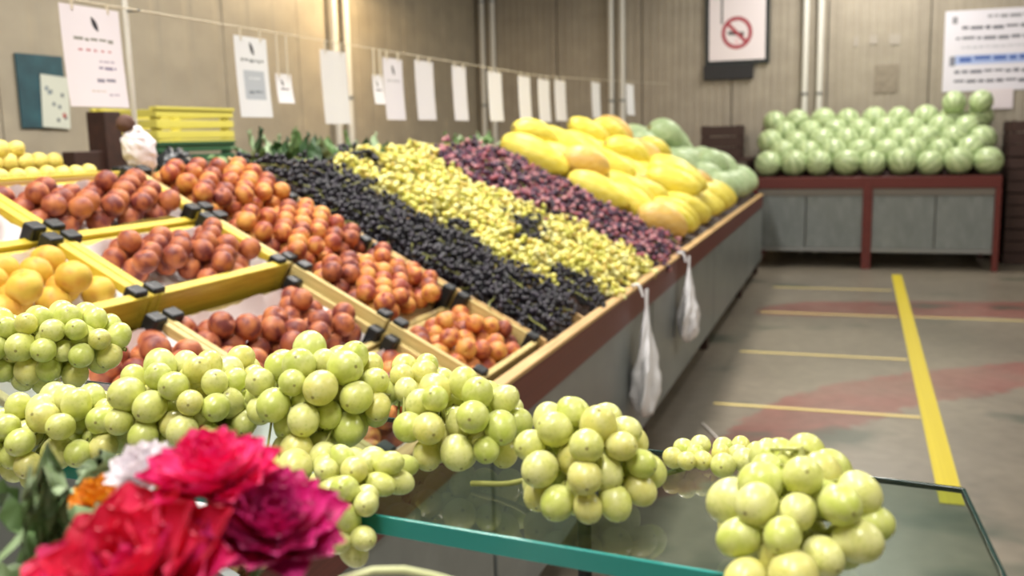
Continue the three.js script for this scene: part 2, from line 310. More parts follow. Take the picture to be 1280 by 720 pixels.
fillCrate('r2b', 'mixed', 0.0275, 'small red and orange peach in the second wooden crate beside black grapes', 'peaches in the second wooden crate', 108, { over: 1, top: 0.9, lift: 0.018 });
fillCrate('r2c', 'mixed', 0.0275, 'small red and orange peach in the third wooden crate beside black grapes', 'peaches in the third wooden crate', 109, { over: 1, top: 0.8, lift: 0.014 });
fillCrate('r2d', 'mixed', 0.0275, 'small red and orange peach in the wooden crate against the rail', 'peaches in the wooden crate at the rail', 110, { top: 0.45, lift: 0.0 });

// crate of pale plums behind the slope
{
  const t = thing('stall_shelf', 'rear timber shelf carrying the crate of pale plums', 'shelf', [-2.05, 0, -1.85]);
  part('board', box(-0.19, 0.17, 1.14, 1.16, -0.36, 0.36), M.tanWood, t);
  for (const x of [-0.17, 0.13]) for (const z of [-0.33, 0.33]) part('leg', box(x, x + 0.04, 0, 1.14, z - 0.02, z + 0.02), M.darkWood, t);
  crate('e', -1.885, -2.22, -1.5, -2.19, M.yellowLip, 'yellow crate heaped with pale yellow plums behind the peaches', { tilt: 0, yTop: 1.28, depth: 0.12, liner: false, front: 0, back: 0 });
  const { L, W } = crates.e, rnd = rngOf(77), r = 0.0235, geos = [1, 2, 3].map(i => peachGeo(30 + i, 0xe2d678, 0xd8c060, 0xb9a24a, 0.2 + 0.1 * i));
  const pts = []; const hx = L / 2 - 0.04, hz = W / 2 - 0.04;
  for (let lay = 0; lay < 5; lay++) { const s = 1 - lay * 0.13; for (let x = -hx * s + (lay % 2) * r; x <= hx * s; x += 2.05 * r) for (let z = -hz * s + (lay % 2) * r; z <= hz * s; z += 2.05 * r) { if (lay < 2 && Math.abs(x) < hx * 0.6 && Math.abs(z) < hz * 0.6) continue; if (lay > 1 && z < -hz + (lay - 1) * 0.11) continue; pts.push([x, -0.035 + lay * r * 1.45, z]); } }
  for (const q of pts) { const m = single('plum', geos[Math.floor(rnd() * 3)], peachMat, 'small pale yellow plum in the yellow crate behind the peaches', 'plum', 'pale yellow plums'); m.position.set((-1.885 - 2.22) / 2 + q[0] + (rnd() - 0.5) * 0.004, 1.28 + q[1] + (rnd() - 0.5) * 0.004, -1.845 + q[2] + (rnd() - 0.5) * 0.004); m.scale.setScalar(r * (0.95 + 0.08 * rnd())); m.rotation.set(rnd() * 6, rnd() * 6, rnd() * 6); }
}

// ---------------------------------------------------------------- loose grape bunches (small berries, one mesh per bunch)
function bunchGeo(seed, n, len, rad, br, cols, detail = 1) {
  const rnd = rngOf(seed), pts = []; let tries = 0;
  while (pts.length < n && tries++ < 9000) {
    const u = rnd(), a = rnd() * Math.PI * 2, R = rad * (1 - 0.6 * u) * (0.55 + 0.45 * Math.sqrt(rnd()));
    const p = V((u - 0.45) * len, Math.sin(a) * R * 0.75, Math.cos(a) * R);
    if (pts.every(q => q.distanceTo(p) > br * 1.55)) pts.push(p);
  }
  const c = new THREE.Color(), list = [];
  for (const p of pts) {
    const g = new THREE.IcosahedronGeometry(br * (0.88 + 0.24 * rnd()), detail); g.deleteAttribute('uv'); g.translate(p.x, p.y, p.z);
    c.set(cols[Math.floor(rnd() * cols.length)]); c.multiplyScalar(0.85 + 0.3 * rnd());
    const k = g.attributes.position.count, arr = new Float32Array(k * 3); for (let i = 0; i < k; i++) arr.set([c.r, c.g, c.b], i * 3);
    g.setAttribute('color', new THREE.BufferAttribute(arr, 3)); list.push(g);
  }
  return { berries: mergeGeometries(list), stem: (() => { const g = tube([V(-0.62 * len, rad * 0.15, 0.01), V(-0.45 * len, rad * 0.2, 0), V(0, 0, 0), V(0.4 * len, 0, 0)], 0.0022, 8, 5); return g; })() };
}
const grapeMat = phys(0xffffff, 0.32, { vertexColors: true, clearcoat: 0.25, clearcoatRoughness: 0.3 });
const darkGrapeMat = phys(0xffffff, 0.5, { vertexColors: true, clearcoat: 0.08, clearcoatRoughness: 0.4 });
const bunches = {
  black: [1, 2, 3, 4].map(s => bunchGeo(200 + s, 46, 0.15, 0.058, 0.0088, [0x100e18, 0x161220, 0x1b1421, 0x0f1118, 0x20182a])),
  yellow: [1, 2, 3, 4].map(s => bunchGeo(300 + s, 42, 0.16, 0.06, 0.0105, [0xd6cc5c, 0xe0d97c, 0xcac858, 0xe6e29c, 0xd0ba58])),
  red: [1, 2, 3, 4].map(s => bunchGeo(400 + s, 36, 0.16, 0.06, 0.0115, [0x74304a, 0x3d1c32, 0x995058, 0x2a1a2e, 0xb98084, 0x4a2a46])),
};
function layBunch(kind, x, z, n, rnd, label, group) {
  const lv = x > -1.17 ? [', low by the rail', ', low'] : x > -1.5 ? [', halfway up the slope', ', middle'] : [', high up under the sheets', ', high']; label += lv[0]; group += lv[1];
  const ks = bunches[kind], k = ks[Math.floor(rnd() * ks.length)];
  const t = thing(kind === 'black' ? 'black_grape_bunch' : kind === 'yellow' ? 'yellow_grape_bunch' : 'red_grape_bunch', label, 'grapes', onSlope(x, z, n).toArray(), group);
  part('berries', k.berries, kind === 'yellow' ? grapeMat : darkGrapeMat, t);
  part('stem', k.stem, M.stem, t);
  t.rotation.set(0, 0, -ANG); t.rotateY(rnd() * 6.28); t.rotateX((rnd() - 0.5) * 0.7); t.rotateZ((rnd() - 0.5) * 0.3);
  return t;
}
{
  const rnd = rngOf(900);
  const lab = { black: ['bunch of black grapes beside the peaches', 'black grape bunches'], yellow: ['bunch of yellow grapes beside the black grapes', 'yellow grape bunches'], red: ['bunch of purple red grapes beside the melons', 'red grape bunches'], blackIn: ['bunch of black grapes lying among the yellow grapes', 'black bunches among yellow grapes'] };
  const fill = (z0, z1, dx, dz, pick) => { let row = 0; for (let z = z0; z > z1; z -= dz, row++) for (let x = -0.885 + (row % 2) * dx * 0.5 - dx * 0.25; x > -1.83; x -= dx) pick(x + (rnd() - 0.5) * dx * 0.4, z + (rnd() - 0.5) * dz * 0.4, rnd); };
  fill(-2.67, -3.06, 0.088, 0.085, (x, z) => layBunch('black', x, Math.max(z, -3.0), -0.012 + rnd() * 0.03, rnd, ...lab.black));
  const edge = x => -3.93 - 0.12 * Math.sin(x * 5);       // yellow / red border
  fill(-3.13, -4.9, 0.105, 0.105, (x, z) => {
    const y = z > edge(x) - 0.05;
    if (y) { const d = fbm(x * 3.1, z * 3.1, 4.4, 2); if (d > 0.24) layBunch('black', x, z, 0.0 + rnd() * 0.02, rnd, ...lab.blackIn); else layBunch('yellow', x, z, 0.0 + rnd() * 0.03, rnd, ...lab.yellow); }
    else layBunch('red', x, Math.max(z, -4.86), 0.0 + rnd() * 0.03, rnd, ...lab.red);
  });
}

// ---------------------------------------------------------------- melons
function melonGeo(seed, L, R, cols, bumpy) {
  const g = new THREE.SphereGeometry(1, 36, 26), p = g.attributes.position, col = []; g.rotateZ(-Math.PI / 2);
  const A = new THREE.Color(cols[0]), B = new THREE.Color(cols[1]), Cc = new THREE.Color(cols[2]), c = new THREE.Color();
  const bend = ((seed * 37) % 10 - 5) * 0.01;
  for (let i = 0; i < p.count; i++) {
    const x = p.getX(i), y = p.getY(i), z = p.getZ(i), az = Math.atan2(z, y);
    const w = 1 + bumpy * fbm(x * 4 + seed, Math.cos(az) * 2.2, Math.sin(az) * 2.2, 3), q = 1 - 0.10 * x;
    const n = fbm(x * 2 + seed * 2.1, y * 2, z * 2, 4), f = fbm(x * 5 + seed, y * 9, z * 9, 3);
    p.setXYZ(i, x * L, (y * q * w + bend * 4 * (x * x - 0.4)) * R, z * q * w * R);
    c.copy(A).lerp(B, sat(0.45 + 1.2 * n)).lerp(Cc, sat(0.8 * f + 0.1)); if (Math.abs(x) > 0.985) c.set(0x8a7440);
    col.push(c.r, c.g, c.b);
  }
  g.setAttribute('color', new THREE.Float32BufferAttribute(col, 3)); g.computeVertexNormals(); return g;
}
const melonMat = phys(0xffffff, 0.45, { vertexColors: true });
const yellowMelons = [1, 2, 3, 4, 5].map(s => melonGeo(s, 0.195, 0.088, [0xe6d64e, 0xd8c440, 0xf0ea94], 0.09));
const tanMelons = [6, 7].map(s => melonGeo(s, 0.155, 0.092, [0xdcb65c, 0xd0a24c, 0xe0cc9c], 0.09));
const greenMelons = [8, 9, 10].map(s => melonGeo(s, 0.165, 0.11, [0xb4c898, 0x94b07c, 0xdfe6c8], 0.05));
const heap = [];
function melon(geo, name, label, x, z, n, yaw, s, group, L, R, zLim, pitch = 0) { heap.push({ geo, name, label, group, p: V((x - X0) / -CA, z, n), a: V(-Math.cos(yaw), Math.sin(yaw) * -1, pitch).normalize(), s, L: L * s, R: R * s, zLim }); }
// let the heap settle: every melon is three balls along its axis, in slope coordinates (u up the slope, z, n off the slope)
function settle() {
  const balls = m => [[-0.5, 0.8], [0, 1], [0.5, 0.8]].map(([k, q]) => ({ c: m.p.clone().addScaledVector(m.a, k * m.L), r: m.R * q }));
  for (let it = 0; it < 140; it++) {
    for (const m of heap) m.p.z -= 0.004;
    for (let i = 0; i < heap.length; i++) for (let j = i + 1; j < heap.length; j++) {
      const A = heap[i], B = heap[j]; if (A.p.distanceTo(B.p) > A.L + B.L) continue;
      let best = null, deep = 0; for (const x of balls(A)) for (const y of balls(B)) { const d = x.c.distanceTo(y.c), o = x.r + y.r - d; if (o > deep) { deep = o; best = y.c.clone().sub(x.c).divideScalar(d || 1); } }
      if (best) { A.p.addScaledVector(best, -deep * 0.42); B.p.addScaledVector(best, deep * 0.42); }
    }
    for (const m of heap) {
      const lo = Math.max(...balls(m).map(b => b.r - 0.044 - b.c.z)); if (lo > 0) m.p.z += lo;
      const eu = Math.abs(m.a.x) * m.L * 0.85 + m.R * 0.3, ez = Math.abs(m.a.y) * m.L * 0.85 + m.R * 0.3;
      m.p.x = Math.max(0.05 + eu, Math.min(1.17 - eu * 0.8, m.p.x)); m.p.y = Math.min(m.zLim[0] - ez, Math.max(m.zLim[1] + ez, m.p.y));
    }
  }
  const E1 = V(-CA, SA, 0), E2 = V(0, 0, 1), N = V(SA, CA, 0);
  for (const h of heap) {
    const m = single(h.name, h.geo, melonMat, h.label, 'melon', h.group);
    m.position.set(X0, S(X0), 0).addScaledVector(E1, h.p.x).addScaledVector(E2, h.p.y).addScaledVector(N, h.p.z);
    const a = E1.clone().multiplyScalar(h.a.x).addScaledVector(E2, h.a.y).addScaledVector(N, h.a.z).normalize(), b = N.clone().addScaledVector(a, -N.dot(a)).normalize();
    m.quaternion.setFromRotationMatrix(new THREE.Matrix4().makeBasis(a, b, new THREE.Vector3().crossVectors(a, b))); m.scale.setScalar(h.s);
  }
}
{
  const rnd = rngOf(555), TL = 'tan-orange netted melon in the heap beside the red grapes', YZ = [-4.97, -7.65], GZ = [-7.66, -9.27];
  const put = (x, z, n, i, layer, yaw, pitch) => {
    const tan = rnd() < 0.2, k = Math.floor(rnd() * 10);
    const [label, group] = tan ? [TL, 'tan melons in the yellow heap'] : layer ? ['yellow melon in the upper layer of the melon heap', 'upper layer of yellow melons'] : i === 0 ? ['yellow melon in the lowest line along the red rail', 'yellow melons along the rail'] : ['large yellow melon in the bottom layer beside the red grapes', 'bottom layer of yellow melons'];
    melon(tan ? tanMelons[k % 2] : yellowMelons[k % 5], tan ? 'tan_melon' : 'yellow_melon', label, x, z, n, yaw, 0.88 + 0.18 * rnd(), group, tan ? 0.155 : 0.195, tan ? 0.092 : 0.088, YZ, pitch);
  };
  for (let i = 0; i < 3; i++) for (let k = 0; k < 11; k++) put(-1.0 - i * 0.31 + (rnd() - 0.5) * 0.06, -5.12 - k * 0.235 + (rnd() - 0.5) * 0.06, 0.05, i, 0, 0.5 + (rnd() - 0.5) * 0.8, 0);
  for (let i = 0; i < 3; i++) for (let k = 0; k < 8; k++) put(-1.16 - i * 0.27 + (rnd() - 0.5) * 0.08, -5.28 - k * 0.29 + (rnd() - 0.5) * 0.08, 0.22, i, 1, 0.55 + (rnd() - 0.5) * 1.1, (rnd() - 0.5) * 0.25);
  const gl = ['pale green oval melon heaped at the far end of the stall', 'pale green melons at the stall end'];
  for (let i = 0; i < 3; i++) for (let k = 0; k < 5; k++) melon(greenMelons[(i + k) % 3], 'green_melon', gl[0], -1.0 - i * 0.32, -7.82 - k * 0.3, 0.08, 0.4 + (rnd() - 0.5) * 0.8, 0.92 + 0.14 * rnd(), gl[1], 0.165, 0.11, GZ);
  for (let i = 0; i < 2; i++) for (let k = 0; k < 4; k++) melon(greenMelons[(i + k) % 3], 'green_melon', gl[0], -1.2 - i * 0.34, -7.95 - k * 0.32, 0.28, 0.4 + (rnd() - 0.5), 0.92 + 0.12 * rnd(), gl[1], 0.165, 0.11, GZ);
  settle();
}

// ---------------------------------------------------------------- watermelon stand at the far wall
{
  const Z = -9.75, A = -0.92, B = 1.29, zb = -10.85;
  const t = thing('watermelon_stand', 'red-brown wooden stand with grey panels heaped with watermelons', 'stand', [0, 0, Z]);
  part('front_rail', box(A, B, 0.775, 0.885, -0.03, 0.005, 0.004), M.redWood, t);
  for (const x of [A, 0.105, B - 0.05]) part('leg', box(x, x + (x > 0 && x < 1 ? 0.085 : 0.05), 0, x > 0 && x < 1 ? 0.885 : 0.775, -0.05, 0.012, 0.003), M.redWood, t);
  for (const x of [A, B - 0.05]) part('leg', box(x, x + 0.05, 0, 1.2, zb - Z, zb - Z + 0.05), M.redWood, t);
  for (const [a, b] of [[A + 0.05, -0.42], [-0.41, 0.105], [0.19, 0.74], [0.75, B - 0.05]]) part('front_panel', box(a, b, 0.2, 0.70, -0.04, -0.022, 0.003), M.greyPanel, t);
  part('trim_board', box(A + 0.05, B - 0.05, 0.705, 0.774, -0.03, -0.012), std(0x6d675f, 0.5), t);
  part('bottom_rail', box(A + 0.05, B - 0.05, 0.165, 0.197, -0.04, -0.016), M.metal, t);
  const s = new THREE.Shape([[-0.03, 0.80], [-1.1, 1.40], [-1.1, 1.37], [-0.03, 0.77]].map(p => new THREE.Vector2(...p)));
  const g = new THREE.ExtrudeGeometry(s, { depth: B - A, bevelEnabled: false }); g.rotateY(-Math.PI / 2); g.scale(1, 1, 1); g.rotateY(0); g.translate(B, 0, 0);
  // extrude runs along x after the turn; profile x becomes z
  part('sloping_deck', g, M.darkWood, t);
  for (const x of [A, B - 0.02]) part('side_panel', box(x + 0.002, x + 0.018, 0.2, 0.78, zb - Z + 0.05, -0.05), M.greyPanel, t);
}
{
  const wt = [0, 1, 2, 3].map(k => noiseTex(128, (u, v) => {
    const st = Math.cos(u * Math.PI * 2 * 9 + 2.2 * fbm(u * 9, v * 6, k * 3.3, 3)), n = fbm(u * 12, v * 12, k * 5.1, 3);
    return mix(mix(hex(0xa6bb82), hex(0xcdd8ae), sat(0.5 + 0.8 * n)), hex(k % 2 ? 0x718a5a : 0x809a68), sat(st * 0.28 + 0.2 + n * 0.5));
  }));
  const mats = wt.map(m => phys(0xffffff, 0.38, { map: m, clearcoat: 0.2 }));
  const geo = new THREE.SphereGeometry(1, 28, 20); { const p = geo.attributes.position; for (let i = 0; i < p.count; i++) { const y = p.getY(i), q = Math.hypot(p.getX(i), p.getZ(i)); p.setY(i, y * 1.02 - Math.sign(y) * Math.exp(-((q / 0.18) ** 2)) * 0.06); } geo.computeVertexNormals(); }
  const stemG = tube([V(0, 0.96, 0), V(0.02, 1.08, 0.01), V(0.1, 1.16, 0.02)], 0.03, 6, 5);
  const rnd = rngOf(31);
  const add = (x, y, z, r, label, group) => {
    const t = thing('watermelon', label, 'watermelon', [x, y, z], group);
    part('rind', geo, mats[Math.floor(rnd() * 4)], t); part('stem', stemG, M.stemBrown, t); t.scale.setScalar(r); t.rotation.set((rnd() - 0.5) * 2.4, rnd() * 6, (rnd() - 0.5) * 2.4);
  };
  const sl = 0.6 / 1.07;
  for (let k = 0; k < 5; k++) { const n = k % 2 ? 8 : 9; for (let i = 0; i < n; i++) { const r = 0.119 + rnd() * 0.012, x = 0.19 + (i - (n - 1) / 2) * 0.247 + (rnd() - 0.5) * 0.02; const zl = -0.15 - k * 0.185; const y = 0.80 + (-zl - 0.03) * sl + r / Math.cos(Math.atan(sl)) - 0.004 + rnd() * 0.006; add(x, y, -9.75 + zl, r, 'pale green watermelon in the ' + ['lowest row, along the red rail', 'second row up from the red rail', 'third row up from the red rail', 'fourth row up from the red rail', 'uppermost full row, next to the far wall'][k], 'watermelons of row ' + ['one', 'two', 'three', 'four', 'five'][k]); } }
  for (const [x, k] of [[0.93, 4], [1.17, 4]]) { const zl = -0.15 - k * 0.185; add(x, 0.80 + (-zl - 0.03) * sl + 0.135 + 0.15, -9.75 + zl + 0.1, 0.112, 'pale green watermelon resting on top of the watermelon pile', 'watermelons on top of the pile'); }
}

// ---------------------------------------------------------------- hanging sheets on the string, posts
const XL = -1.97;
{
  const sy = z => 1.715 + Math.max(0, -z - 6.2) * 0.03;
  for (const [z, l] of [[-0.7, 'thin white post carrying the string near the stall end'], [-2.36, 'thin white post beside the large printed sheet']]) {
    const t = thing('string_post', l, 'post', [XL - 0.045, 0, z]); part('rod', cyl(V(0, 0, 0), V(0, 2.3, 0), 0.008, 0.008, 10), M.pipe, t); part('foot', cyl(V(0, 0, 0), V(0, 0.02, 0), 0.06, 0.05, 16), M.metal, t); part('hook', cyl(V(0, 1.735, 0), V(0.05, 1.735, 0), 0.004), M.metal, t);
  }
  const pts = []; for (let z = -0.7; z >= -10.97; z -= 0.6) pts.push(V(XL, sy(z) + 0.02, z)); pts.push(V(XL, sy(-10.9) + 0.02, -10.97));
  single('hanging_string', tube(pts, 0.0022, 90, 5), M.string, 'thin pale string strung above the back of the fruit stall', 'string');
  const squig = (c, x, y, w, h, col, seed) => { const r = rngOf(seed); c.fillStyle = col; let u = x; while (u < x + w) { const l = Math.min(x + w - u, h * (1 + r() * 2.4)); c.fillRect(u, y + (r() - 0.5) * h * 0.2, l, h * (0.6 + 0.4 * r())); u += l + h * 0.5; } };
  const leaf = (c, x, y, s) => { c.fillStyle = '#26242c'; c.beginPath(); c.moveTo(x - 0.5 * s, y - s); c.quadraticCurveTo(x + 0.7 * s, y - 0.5 * s, x + 0.55 * s, y + s); c.quadraticCurveTo(x - 0.6 * s, y + 0.6 * s, x - 0.5 * s, y - s); c.fill(); };
  const texA = canvasTex(256, 360, (c, w, h) => { c.fillStyle = '#efeaf2'; c.fillRect(0, 0, w, h); leaf(c, 138, 60, 26); squig(c, 45, 112, 170, 14, '#8f8f88', 3); for (let i = 0; i < 5; i++) squig(c, 58 + i * 32, 152, 18, 10, '#c4848c', 5 + i); squig(c, 140, 190, 70, 10, '#b9b2c4', 8); squig(c, 135, 212, 80, 13, '#8a84a2', 9); squig(c, 120, 256, 92, 15, '#8c8a9c', 10); squig(c, 90, 300, 60, 7, '#cfc7c0', 11); squig(c, 165, 312, 50, 10, '#b4aec0', 12); });
  const texB = canvasTex(256, 360, (c, w, h) => { c.fillStyle = '#eef0f4'; c.fillRect(0, 0, w, h); leaf(c, 128, 52, 30); squig(c, 40, 98, 180, 16, '#8d9296', 23); c.fillStyle = '#bcc3cc'; c.fillRect(50, 150, 165, 130); squig(c, 90, 180, 90, 10, '#e2e6ea', 24); squig(c, 80, 240, 110, 16, '#848b95', 25); });
  const texC = canvasTex(128, 180, (c, w, h) => { c.fillStyle = '#ece9f0'; c.fillRect(0, 0, w, h); leaf(c, 62, 34, 15); squig(c, 22, 62, 84, 7, '#c2c0c6', 31); });
  const texT = canvasTex(128, 128, (c, w, h) => { c.fillStyle = '#efedf1'; c.fillRect(0, 0, w, h); leaf(c, 46, 40, 16); squig(c, 30, 62, 70, 10, '#77747c', 41); });
  const pm = t => phys(0xffffff, 0.8, { map: t, side: THREE.DoubleSide, transmission: 0.15, thickness: 0 });
  const plain = phys(0xeae9ec, 0.8, { side: THREE.DoubleSide, transmission: 0.15, thickness: 0 }), mA = pm(texA), mB = pm(texB), mC = pm(texC), mT = pm(texT);
  const paper = (z0, z1, y1, y0, m, label, name = 'hanging_sheet', group, bow = 0.012) => {
    const w = Math.abs(z1 - z0), h = y1 - y0, g = new THREE.PlaneGeometry(w, h, 8, 10); const p = g.attributes.position;
    for (let i = 0; i < p.count; i++) { const u = p.getX(i) / w, v = p.getY(i) / h; p.setZ(i, bow * (0.25 - u * u) * (1 - v) + 0.01 * (0.5 - v) * (0.5 - v)); }
    g.computeVertexNormals(); g.rotateY(Math.PI / 2);
    const m2 = thing(name, label, name === 'hanging_sheet' ? 'paper' : 'tag', [XL + 0.003, (y0 + y1) / 2, (z0 + z1) / 2], group);
    part('sheet', g, m, m2);
    for (const s of [-0.3, 0.3]) part('clip', box(-0.003, 0.003, h / 2 - 0.012, sy(z0) + 0.022 - (y0 + y1) / 2, s * w - 0.003, s * w + 0.003), M.string, m2);
    return m2;
  };
  paper(-2.055, -2.275, 1.722, 1.455, mA, 'large printed white sheet with dark leaf emblem and red lettering row', 'hanging_sheet', null, 0.02);
  paper(-2.813, -3.005, 1.706, 1.434, mB, 'printed white sheet with dark leaf emblem and grey picture block');
  paper(-3.05, -3.155, 1.592, 1.487, mT, 'small square tag with dark mark beside the grey-picture sheet', 'hanging_tag');
  paper(-3.37, -3.575, 1.700, 1.413, plain, 'blank white sheet hanging in front of the left wall pipes');
  paper(-3.80, -3.90, 1.625, 1.50, mT, 'small tag with dark mark half behind a printed sheet', 'hanging_tag');
  paper(-3.905, -4.10, 1.705, 1.433, mC, 'white sheet with small dark leaf emblem next to the second tag');
  const gl = 'plain white sheet hanging in the row along the string', gg = 'plain sheets along the string';
  for (const [a, b] of [[-4.236, -4.45], [-4.69, -4.88], [-5.21, -5.44], [-5.74, -5.98], [-6.14, -6.4], [-6.52, -6.79], [-7.53, -7.8], [-8.78, -9.1]]) { const y1 = sy(a); paper(a, b, y1, y1 - 0.28, plain, gl, 'hanging_sheet', gg); }
  // signs on the walls
  const signTex = canvasTex(384, 576, (c, w, h) => {
    c.fillStyle = '#e9dfe2'; c.fillRect(0, 0, w, h); c.fillStyle = '#cfd8cf'; c.fillRect(20, 130, w - 40, 50);
    c.fillStyle = '#6f8478'; c.fillRect(40, 150, 90, 14); c.fillStyle = '#4b4a4c'; c.fillRect(80, 160, 14, 180);
    c.strokeStyle = '#a2323f'; c.lineWidth = 26; c.beginPath(); c.arc(190, 400, 92, 0, 7); c.stroke();
    c.fillStyle = '#3c3335'; c.save(); c.translate(190, 405); c.rotate(0.1); c.fillRect(-62, -12, 112, 24); c.restore();
    c.lineWidth = 24; c.beginPath(); c.moveTo(122, 335); c.lineTo(258, 465); c.stroke();
    c.fillStyle = '#e6c9ce'; c.beginPath(); c.moveTo(190, 420); c.lineTo(215, 480); c.lineTo(165, 480); c.fill();
  });
  const t = thing('no_smoking_sign', 'framed no smoking sign with red barred circle on far wall', 'sign', [-1.225, 0, -10.985]);
  const bo = part('board', box(-0.345, 0.345, 2.06, 3.12, 0, 0.02), M.metalDark, t);
  const face = new THREE.PlaneGeometry(0.60, 0.95); face.translate(0.0, 2.58, 0.0215); part('printed_face', face, std(0xffffff, 0.4, { map: signTex }), bo);
  part('lower_board', box(-0.36, 0.18, 1.9, 2.059, 0, 0.03, 0.004), std(0x17161a, 0.5), t);
  const noteTex = canvasTex(640, 460, (c, w, h) => {
    c.fillStyle = '#dcd9e2'; c.fillRect(0, 0, w, h); c.fillStyle = '#8a8a90'; c.fillRect(38, 34, 28, 40);
    squig(c, 220, 34, 200, 18, '#84848c', 51); squig(c, 90, 92, 470, 22, '#5d5e68', 52); squig(c, 60, 150, 500, 20, '#74757e', 53); squig(c, 90, 205, 380, 12, '#b4b4bd', 54);
    c.fillStyle = '#9fb0da'; c.fillRect(60, 254, 560, 52); squig(c, 84, 264, 520, 30, '#4c66a8', 55); c.fillStyle = '#7d7f8c'; c.fillRect(32, 258, 30, 56);
    squig(c, 60, 340, 540, 20, '#6a6b78', 56); squig(c, 60, 395, 480, 20, '#64646f', 57);
  });
  const notice = (x0, x1, y0, y1, m, label) => { const g = new THREE.BoxGeometry(x1 - x0, y1 - y0, 0.003); const o = single('wall_notice', g, m, label, 'notice'); o.position.set((x0 + x1) / 2, (y0 + y1) / 2, -10.993); return o; };
  notice(0.85, 1.99, 1.685, 2.49, [M.white, M.white, M.white, M.white, std(0xffffff, 0.7, { map: noteTex }), M.white], 'wide white notice with dark text lines and one blue line');
  notice(1.24, 1.51, 1.5, 1.70, std(0xdcd2d6, 0.8), 'small blank paper stuck below the wide notice').position.z = -10.988;
  notice(0.19, 0.43, 1.70, 1.985, std(0xb4ada2, 0.8, { map: grainTex(0xb0a99e, 0xd8d2c8, 5, 5, 61) }), 'small faded paper on the wall above the watermelons');
  for (const [x, y, w, h] of [[0.0, 2.24, 0.05, 0.1], [0.17, 2.25, 0.08, 0.09], [0.38, 2.24, 0.11, 0.1]]) notice(x - w / 2, x + w / 2, y - h / 2, y + h / 2, std(0xa59d92, 0.9), 'pale scrap of old tape on the wall above the faded paper').userData.group = 'tape scraps';
  // dark teal poster with a white sheet on the left wall
  const teal = thing('wall_poster', 'dark teal poster on the left wall behind a white sheet', 'poster', [WX0 + 0.012, 1.655, -4.28]);
  const tt = grainTex(0x24404a, 0x35606a, 3, 3, 71); part('board', box(-0.004, 0.004, -0.2, 0.2, -0.165, 0.165), std(0xffffff, 0.5, { map: tt }), teal);
  const st = canvasTex(160, 256, (c, w, h) => { c.fillStyle = '#cfd3c6'; c.fillRect(0, 0, w, h); const r = rngOf(81); for (let i = 0; i < 9; i++) { c.fillStyle = ['#4d5560', '#5f6a74', '#7a8790'][i % 3]; c.fillRect(20 + r() * 110, 20 + r() * 200, 16, 18); } c.fillStyle = '#b0443a'; c.fillRect(118, 180, 18, 22); });
  const sh = new THREE.BoxGeometry(0.005, 0.29, 0.2); const ms = std(0xcfd3c6, 0.7); const so = single('pinned_sheet', sh, [std(0xffffff, 0.7, { map: st }), ms, ms, ms, ms, ms], 'white sheet with dark and red pictures pinned over teal poster', 'sheet'); so.position.set(WX0 + 0.02, 1.6, -4.36); so.rotation.x = -0.06;
}

// ---------------------------------------------------------------- behind the stall: crate stack, post, bags, greens
function plasticCrate(x, y, z, m, label, group) {
  const t = thing('plastic_crate', label, 'crate', [x, y, z], group), L = 0.34, W = 0.54, H = 0.15;
  part('base', box(-L / 2, L / 2, 0, 0.01, -W / 2, W / 2), m, t);
  for (const s of [-1, 1]) {
    for (let k = 0; k < 3; k++) { part('slat', box(s * L / 2, s * (L / 2 - 0.012), 0.014 + k * 0.046, 0.046 + k * 0.046, -W / 2, W / 2, 0.002), m, t); part('slat', box(-L / 2 + 0.013, L / 2 - 0.013, 0.014 + k * 0.046, 0.046 + k * 0.046, s * W / 2, s * (W / 2 - 0.012), 0.002), m, t); }
    for (const u of [-1, 1]) part('corner_post', box(s * (L / 2 - 0.013), s * (L / 2 - 0.045), 0.01, H, u * (W / 2 - 0.013), u * (W / 2 - 0.045)), m, t);
    part('rim', box(s * (L / 2 + 0.006), s * (L / 2 - 0.012), H - 0.012, H, -W / 2 - 0.006, W / 2 + 0.006), m, t);
  }
  return t;
}
for (let k = 0; k < 9; k++) plasticCrate(-2.95 + 0.01 * (k % 2), k * 0.151, -3.67 + 0.008 * (k % 3), M.greenPlastic, 'dark green plastic crate in the stack behind the stall', 'green crates in the stack');
plasticCrate(-2.95, 9 * 0.151, -3.66, M.yellowPlastic, 'yellow plastic crate on top of the dark green crate stack');
{
  const t = thing('timber_post', 'dark timber post standing behind the stall', 'post', [-2.75, 0, -3.05]);
  part('shaft', box(-0.045, 0.045, 0, 1.48, -0.045, 0.045, 0.005), M.darkWood, t); part('foot', box(-0.1, 0.1, 0, 0.04, -0.1, 0.1, 0.005), M.darkWood, t); part('crosspiece', box(-0.03, 0.03, 1.25, 1.33, -0.16, 0.2, 0.004), M.darkWood, t);
}
function crumple(g, amp, f, seed) { const p = g.attributes.position, n = g.attributes.normal; for (let i = 0; i < p.count; i++) { const d = amp * (Math.abs(fbm(p.getX(i) * f + seed, p.getY(i) * f, p.getZ(i) * f, 4)) * 2 - 0.5); p.setXYZ(i, p.getX(i) + n.getX(i) * d, p.getY(i) + n.getY(i) * d, p.getZ(i) + n.getZ(i) * d); } g.computeVertexNormals(); return g; }
